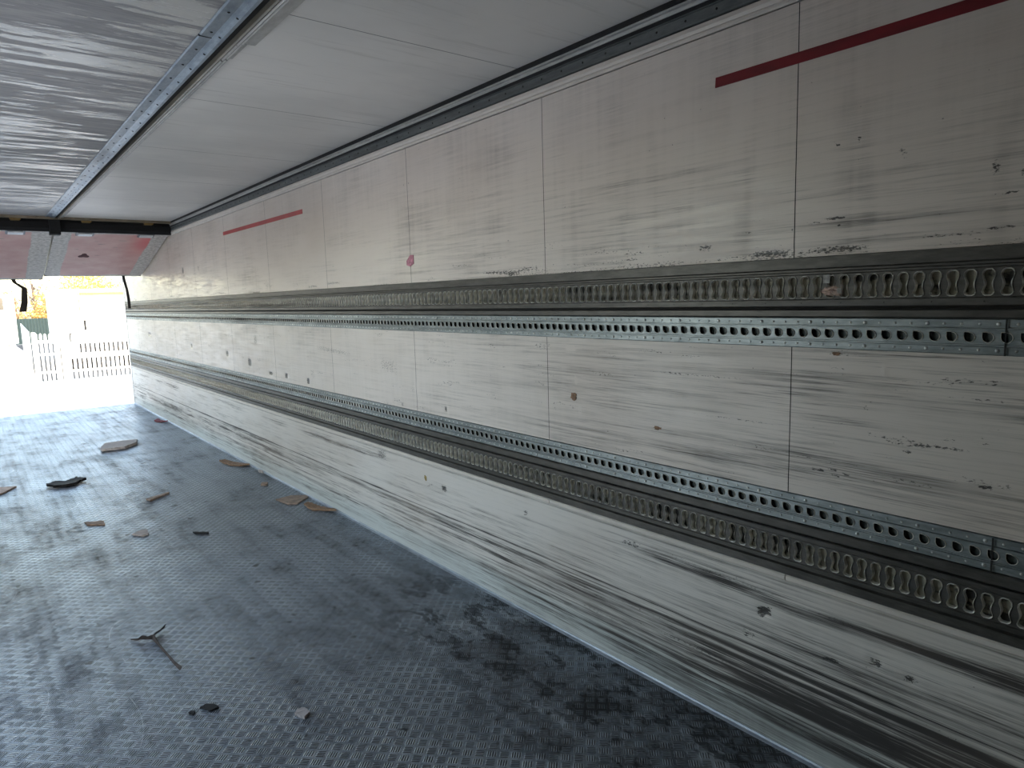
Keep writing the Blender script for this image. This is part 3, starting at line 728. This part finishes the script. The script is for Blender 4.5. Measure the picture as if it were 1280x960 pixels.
slab('pebble', 'pale crumb on the floor between the farthest and middle splinters', 'crumb', [(1.90, 6.02), (1.94, 5.98), (1.97, 6.04), (1.93, 6.08)], M_brk, .018, jag=.006)
slab('twig_fragment', 'small dark twig bit on the bare floor left of the nearest splinter', 'wood scrap', [(1.11, 5.10), (1.12, 5.06), (1.19, 4.99), (1.195, 5.02)], M_dark, .010, jag=.006)
slab('dirt_lump', 'brown dirt lump on the floor low in the picture', 'crumb', [(.85, 2.50), (.87, 2.45), (.90, 2.47), (.895, 2.51), (.87, 2.52)], M_card, .012, jag=.006)
slab('dirt_lump', 'flat black dirt flake left of the brown lump', 'crumb', [(.575, 2.80), (.60, 2.75), (.635, 2.75), (.625, 2.79), (.60, 2.81)], M_dark, .007, jag=.006)
slab('dirt_lump', 'tiny black crumb beside the flat black flake', 'crumb', [(.53, 2.79), (.545, 2.77), (.555, 2.785), (.54, 2.80)], M_dark, .008, jag=.003)
# forked dry leaf scrap standing on its tips
def ribbon(path, name, mat, parent):
    V = []; F = []
    for i, (px, py, pz, wd, ex) in enumerate(path):
        V += [(px, py, pz), (px+ex*wd, py-.3*wd, pz+wd), (px+ex*wd+.003, py-.3*wd, pz+wd), (px+.004, py, pz)]
        if i: B = (i-1)*4; F += [(B+q, B+(q+1) % 4, B+4+(q+1) % 4, B+4+q) for q in range(4)]
    F += [(3, 2, 1, 0), tuple(len(V)-4+q for q in range(4))]
    b = MB(); b.add(V, F); return b.build(name, mat, parent)
t = empty('curled_bark', (.55, 3.55, 0)); tag(t, 'forked dark curled bark strip standing out on the left floor', 'scrap')
inv = Matrix.Translation(-Vector((.55, 3.55, 0)))
def kid2(o): o.parent = t; o.matrix_parent_inverse = inv; return o
M_bark = plain('dry_dark_bark', (.022, .015, .012), .95, 0, .6, 60)
kid2(ribbon([(.467, 3.632, .002, .006, .2), (.490, 3.60, .003, .012, .4), (.505, 3.595, .006, .022, .3), (.525, 3.58, .004, .016, .4), (.550, 3.565, .002, .028, .2)], 'left_arm', M_bark, None)).name = 'arm'
kid2(ribbon([(.550, 3.565, .002, .028, .2), (.565, 3.60, .004, .016, .5), (.59, 3.62, .006, .012, .8), (.615, 3.632, .012, .022, .4)], 'arm', M_bark, None))
kid2(ribbon([(.550, 3.565, .002, .028, .2), (.558, 3.47, .003, .010, .4), (.570, 3.33, .002, .008, .5), (.574, 3.24, .004, .013, .3), (.583, 3.17, .002, .014, .6)], 'arm', plain('brown_bark', (.03, .022, .018), .95, 0, .7, 60), None))

# ------------------------------------------------------------------ the yard
g = G('yard_concrete'); P = g.pos()
n = g.noise(g.map(P, (.25, 1.2, 1)), 1, 5, .6)
g.out(g.mix(g.step(n, .3, .7), (.40, .40, .40), (.52, .52, .51)), .8)
b = MB(); b.box(-70, 90, -30, 190, GZ-.3, GZ)
tag(b.build('yard_ground', g.mat), 'bright concrete yard behind the trailer', kind='structure')
b = MB(); AP = [(2.0, 32.6), (40, 32.6), (40, 69), (3.0, 69), (2.95, 54.5)]
b.add([(p[0], p[1], z) for z in (GZ-.02, GZ+.01) for p in AP], [(4,3,2,1,0), (5,6,7,8,9)] + [(i, (i+1) % 5, 5+(i+1) % 5, 5+i) for i in range(5)])
tag(b.build('asphalt_strip', plain('dark_asphalt', (.05, .05, .052), .9, 0, .2, 3)), 'dark asphalt behind the picket fence', kind='structure')
M_white = plain('white_fence_paint', (.72, .71, .68), .6, 0, .1, 2)
def picket_run(name, label, x0, x1, y0, y1, top, n, wd, slant=0):
    t = empty(name, (x0, y0, GZ)); tag(t, label, 'fence')
    L = math.hypot(x1-x0, y1-y0); a = math.atan2(y1-y0, x1-x0); t.rotation_euler = (0, 0, a)
    for i in range(n):
        u = (i+.5)*L/n; h = top[0]+(top[1]-top[0])*i/max(1, n-1)
        b = MB(); P = [(u-wd/2, .02), (u+wd/2, .02), (u+wd/2, h-.06), (u, h), (u-wd/2, h-.06)]
        V = [(p[0], -.012, p[1]) for p in P]+[(p[0], .012, p[1]) for p in P]
        b.add(V, [(0,1,2,3,4),(9,8,7,6,5)]+[(k, (k+1) % 5, 5+(k+1) % 5, 5+k) for k in range(5)]); b.build('picket', M_white, t)
    for z in (.35, (top[0]+top[1])/2*.55, (top[0]+top[1])/2-.35):
        b = MB(); b.box(0, L, .012, .05, z, z+.08); b.build('rail', M_white, t)
    for u in (0, L):
        b = MB(); b.box(u-.06, u+.06, -.06, .06, 0, max(top)+.02); b.build('post', M_white, t)
    return t
picket_run('picket_gate', 'white picket gate of upright slats in the middle of the yard', 1.98, 2.70, 32.0, 31.8, (1.93, 1.88), 5, .085)
picket_run('picket_fence', 'white picket fence right of the gate, in front of the lorry', 2.98, 6.2, 31.8, 31.6, (1.85, 1.75), 20, .095)
b = MB(); b.box(2.80, 2.91, 31.75, 31.9, GZ, .66); tag(b.build('gate_post', M_white), 'broad white post between the gate and the picket fence', 'post')
picket_run('palisade_fence', 'far white palisade fence along the yard at the left', -4, 2.35, 55.5, 55.2, (1.95, 2.0), 44, .10)
t = empty('board_fence', (1.86, 32.2, GZ)); tag(t, 'solid white board fence running back from the gate', 'fence')
for i in range(24):
    f0, f1 = i/24, (i+1)/24
    pa = (-.02 + .9*f0, 22*f0); pb = (.9*f1-.02, 22*f1)
    b = MB(); b.add([(pa[0], pa[1], 0), (pb[0], pb[1]-.04, 0), (pb[0], pb[1]-.04, 1.98), (pa[0], pa[1], 1.98), (pa[0]+.03, pa[1], 0), (pb[0]+.03, pb[1]-.04, 0), (pb[0]+.03, pb[1]-.04, 1.98), (pa[0]+.03, pa[1], 1.98)],
        [(0,1,2,3),(7,6,5,4),(0,4,5,1),(3,2,6,7),(0,3,7,4),(1,5,6,2)]); b.build('board', M_white, t)
# corrugated dark green fence
t = empty('sheet_fence', (5, 70, GZ)); tag(t, 'dark green corrugated sheet fence below the autumn hedge', 'fence')
b = MB(); P = []
N = 160
for i in range(N+1): P.append((-6+17*i/N, .05*(1 if i % 2 else -1)))
V = [(p[0], p[1], 0) for p in P]+[(p[0], p[1], 2.12) for p in P]+[(p[0], p[1]+.02, 0) for p in P]+[(p[0], p[1]+.02, 2.12) for p in P]
F = []
for i in range(N):
    F += [(i, i+1, N+1+i+1, N+1+i), (2*N+2+i+1, 2*N+2+i, 3*N+3+i, 3*N+3+i+1), (N+1+i, N+2+i, 3*N+4+i, 3*N+3+i)]
b.add(V, F); b.build('corrugated_sheet', plain('dark_green_sheet', (.035, .055, .055), .6), t)
for i in range(7):
    b = MB(); b.box(-6+i*2.8, -5.92+i*2.8, .09, .17, 0, 2.1); b.build('post', M_dark, t)

# lorry behind the fence
M_lor = plain('white_lorry_paint', (.80, .80, .78), .35, 0, .04, 1)
M_glass = plain('dark_cab_glass', (.05, .055, .06), .15, 0, .2, 1)
t = empty('lorry', (4.7, 36, GZ)); tag(t, 'white lorry parked behind the picket fence, orange stripe along its roof', 'lorry')
def lk(name, mat, *boxes, par=None):
    b = MB()
    for bx in boxes: b.box(*bx)
    return b.build(name, mat, par or t)
# cab front faces the trailer; local x across, y away, z up
b = MB()
for (P, y0, y1) in (([(-1.22, .75), (-1.22, 3.2), (-1.08, 3.66), (1.4, 3.70), (1.4, .75)], 0, 2.2),):
    V = [(p[0], y0, p[1]) for p in P]+[(p[0], y1, p[1]) for p in P]; k = len(P)
    b.add(V, [tuple(range(k)), tuple(range(2*k-1, k-1, -1))]+[(i, (i+1) % k, k+(i+1) % k, k+i) for i in range(k)])
b.build('cab', M_lor, t)
lk('cargo_box', M_lor, (-1.1, 1.4, 2.3, 10, .95, 3.74))
lk('roof_stripe', plain('orange_stripe', (.50, .13, .04), .5), (-.62, 1.2, -.02, 0, 3.40, 3.54))
lk('windscreen_rim', M_lor, (-.66, 1.3, -.03, 0, 2.36, 3.34))
lk('panel_gap', plain('ochre_gap', (.16, .11, .04), .6), (-.68, -.64, -.035, -.01, 2.7, 3.5), (-.6, 1.3, -.035, -.02, 2.325, 2.355))
lk('grille', M_dark, (-.56, -.48, -.03, 0, 1.85, 2.30), (.2, 1.0, -.03, 0, .82, .88))
lk('bumper', M_lor, (-1.2, 1.4, -.12, 0, .62, .78)); lk('radiator', M_dark, (-.95, 1.15, -.05, -.001, .85, 1.30), (-.95, 1.15, -.02, .3, .40, .60))
mr = lk('mirror', plain('grey_mirror', (.42, .42, .40), .5), (-1.5, -1.34, -.25, -.15, 2.35, 2.85)); lk('mirror_arm', M_dark, (-1.36, -1.2, -.2, -.16, 2.78, 2.81), par=mr)
lk('side_window', M_glass, (-1.17, -1.02, -.02, -.005, 1.35, 1.75))
for wx, wy in ((-.95, 1.0), (1.1, 1.0), (-.9, 8), (1.1, 8)):
    b = MB(); b.tube((wx-.15, wy, .48), (wx+.15, wy, .48), .48, n=20); q = b.build('wheel', M_dark, t)
    b = MB(); b.tube((wx-.17, wy, .48), (wx+.17, wy, .48), .2, n=12); b.build('hub', M_alu, q)
lk('chassis', M_dark, (-1.0, 1.25, .2, 9.8, .45, .95))
# van far left
t = empty('van', (1.2, 60, GZ)); tag(t, 'white box van with a dark window at the far left of the yard', 'van')
lk('cargo_box', M_lor, (-2.2, 1.62, 0, 5, .5, 3.95)); lk('window', M_glass, (-.1, .98, -.03, -.005, 2.9, 3.72)); lk('side_marker', plain('amber_marker', (.5, .35, .1), .5), (.0, 1.3, -.03, -.005, 2.12, 2.2))
for wx in (-1.9, 1.3):
    b = MB(); b.tube((wx-.14, .9, .42), (wx+.14, .9, .42), .42, n=18); b.build('wheel', M_dark, t)
    b = MB(); b.tube((wx-.14, 4.2, .42), (wx+.14, 4.2, .42), .42, n=18); b.build('wheel', M_dark, t)

def leafy(name, label, cat, c, r, nl, lc, lc2, size, trunk, seed, group=None):
    """trunk and branches, and a crown of small leaves"""
    rs = np.random.RandomState(seed); t = empty(name, (c[0], c[1], GZ)); tag(t, label, cat, group)
    b = MB(); H = c[2]-GZ; tips = []
    if trunk: b.tube((0, 0, 0), (0, 0, H), trunk, trunk*.4, n=8)
    for k in range(16):
        a = rs.rand()*6.28; z0 = H*(.35+.6*rs.rand()) if trunk else .1
        tip = (r[0]*.85*math.cos(a)*rs.rand(), r[1]*.85*math.sin(a)*rs.rand(), H+r[2]*(rs.rand()*1.6-.75)); tips.append(tip)
        b.tube((0, 0, z0), tip, (trunk or .12)*.45, .012, n=5)
        for q in range(5):
            t2 = (tip[0]+rs.randn()*.5, tip[1]+rs.randn()*.4, tip[2]+rs.rand()*.8); b.tube(tip, t2, .014, .006, n=4)
    b.build('branches', plain('bark_'+name, (.12, .09, .07), .9), t)
    cl = rs.randn(40, 3); cl /= np.linalg.norm(cl, axis=1)[:, None]; cl *= (rs.rand(40, 1)**.4)
    ci = rs.randint(0, 40, nl); p = cl[ci] + rs.randn(nl, 3)*.19
    p *= np.array(r); p[:, 2] += H; p[:, 2] = np.maximum(p[:, 2], .05)
    d1 = rs.randn(nl, 3); d1 /= np.linalg.norm(d1, axis=1)[:, None]; d2 = np.cross(d1, rs.randn(nl, 3)); d2 /= np.linalg.norm(d2, axis=1)[:, None]
    s = size*(.6+.8*rs.rand(nl, 1)); V = np.stack([p-d1*s, p-d2*s*.5, p+d1*s, p+d2*s*.5], 1).reshape(-1, 3)
    F = np.arange(nl*4).reshape(-1, 4)
    g = G('leaves_'+name); n = g.noise(g.pos(), 1.3, 3, .6); g.out(g.mix(g.step(n, .35, .65), lc, lc2), .7)
    raw('foliage', V, F, g.mat, t)
HG = 'autumn shrubs behind the green fence'
leafy('autumn_shrub', 'golden autumn shrub behind the corrugated fence, left of the lorry', 'shrub', (5.9, 73, 1.0), (1.7, 1.3, 2.1), 5200, (.40, .25, .07), (.52, .38, .13), .11, 0, 3)
leafy('autumn_shrub', 'pinkish brown autumn shrub left of the golden one', 'shrub', (2.9, 76, .9), (1.3, 1.2, 2.1), 3600, (.36, .22, .12), (.46, .33, .18), .11, 0, 5)
leafy('autumn_tree', 'yellow leaved tree rising behind the lorry roof', 'tree', (9.9, 80, 3.4), (3.4, 2.5, 2.2), 5200, (.48, .36, .08), (.58, .46, .15), .12, .18, 8)
leafy('bare_tree', 'pale sparse tree with bare branches at the far left', 'tree', (1.4, 90, 3.6), (2.6, 2, 2.4), 1300, (.42, .36, .18), (.5, .45, .28), .09, .2, 11)
leafy('bare_tree', 'pale sparse tree behind the golden shrub', 'tree', (6.4, 96, 4.6), (2.2, 2, 2.6), 1300, (.42, .36, .18), (.5, .45, .28), .09, .2, 12)
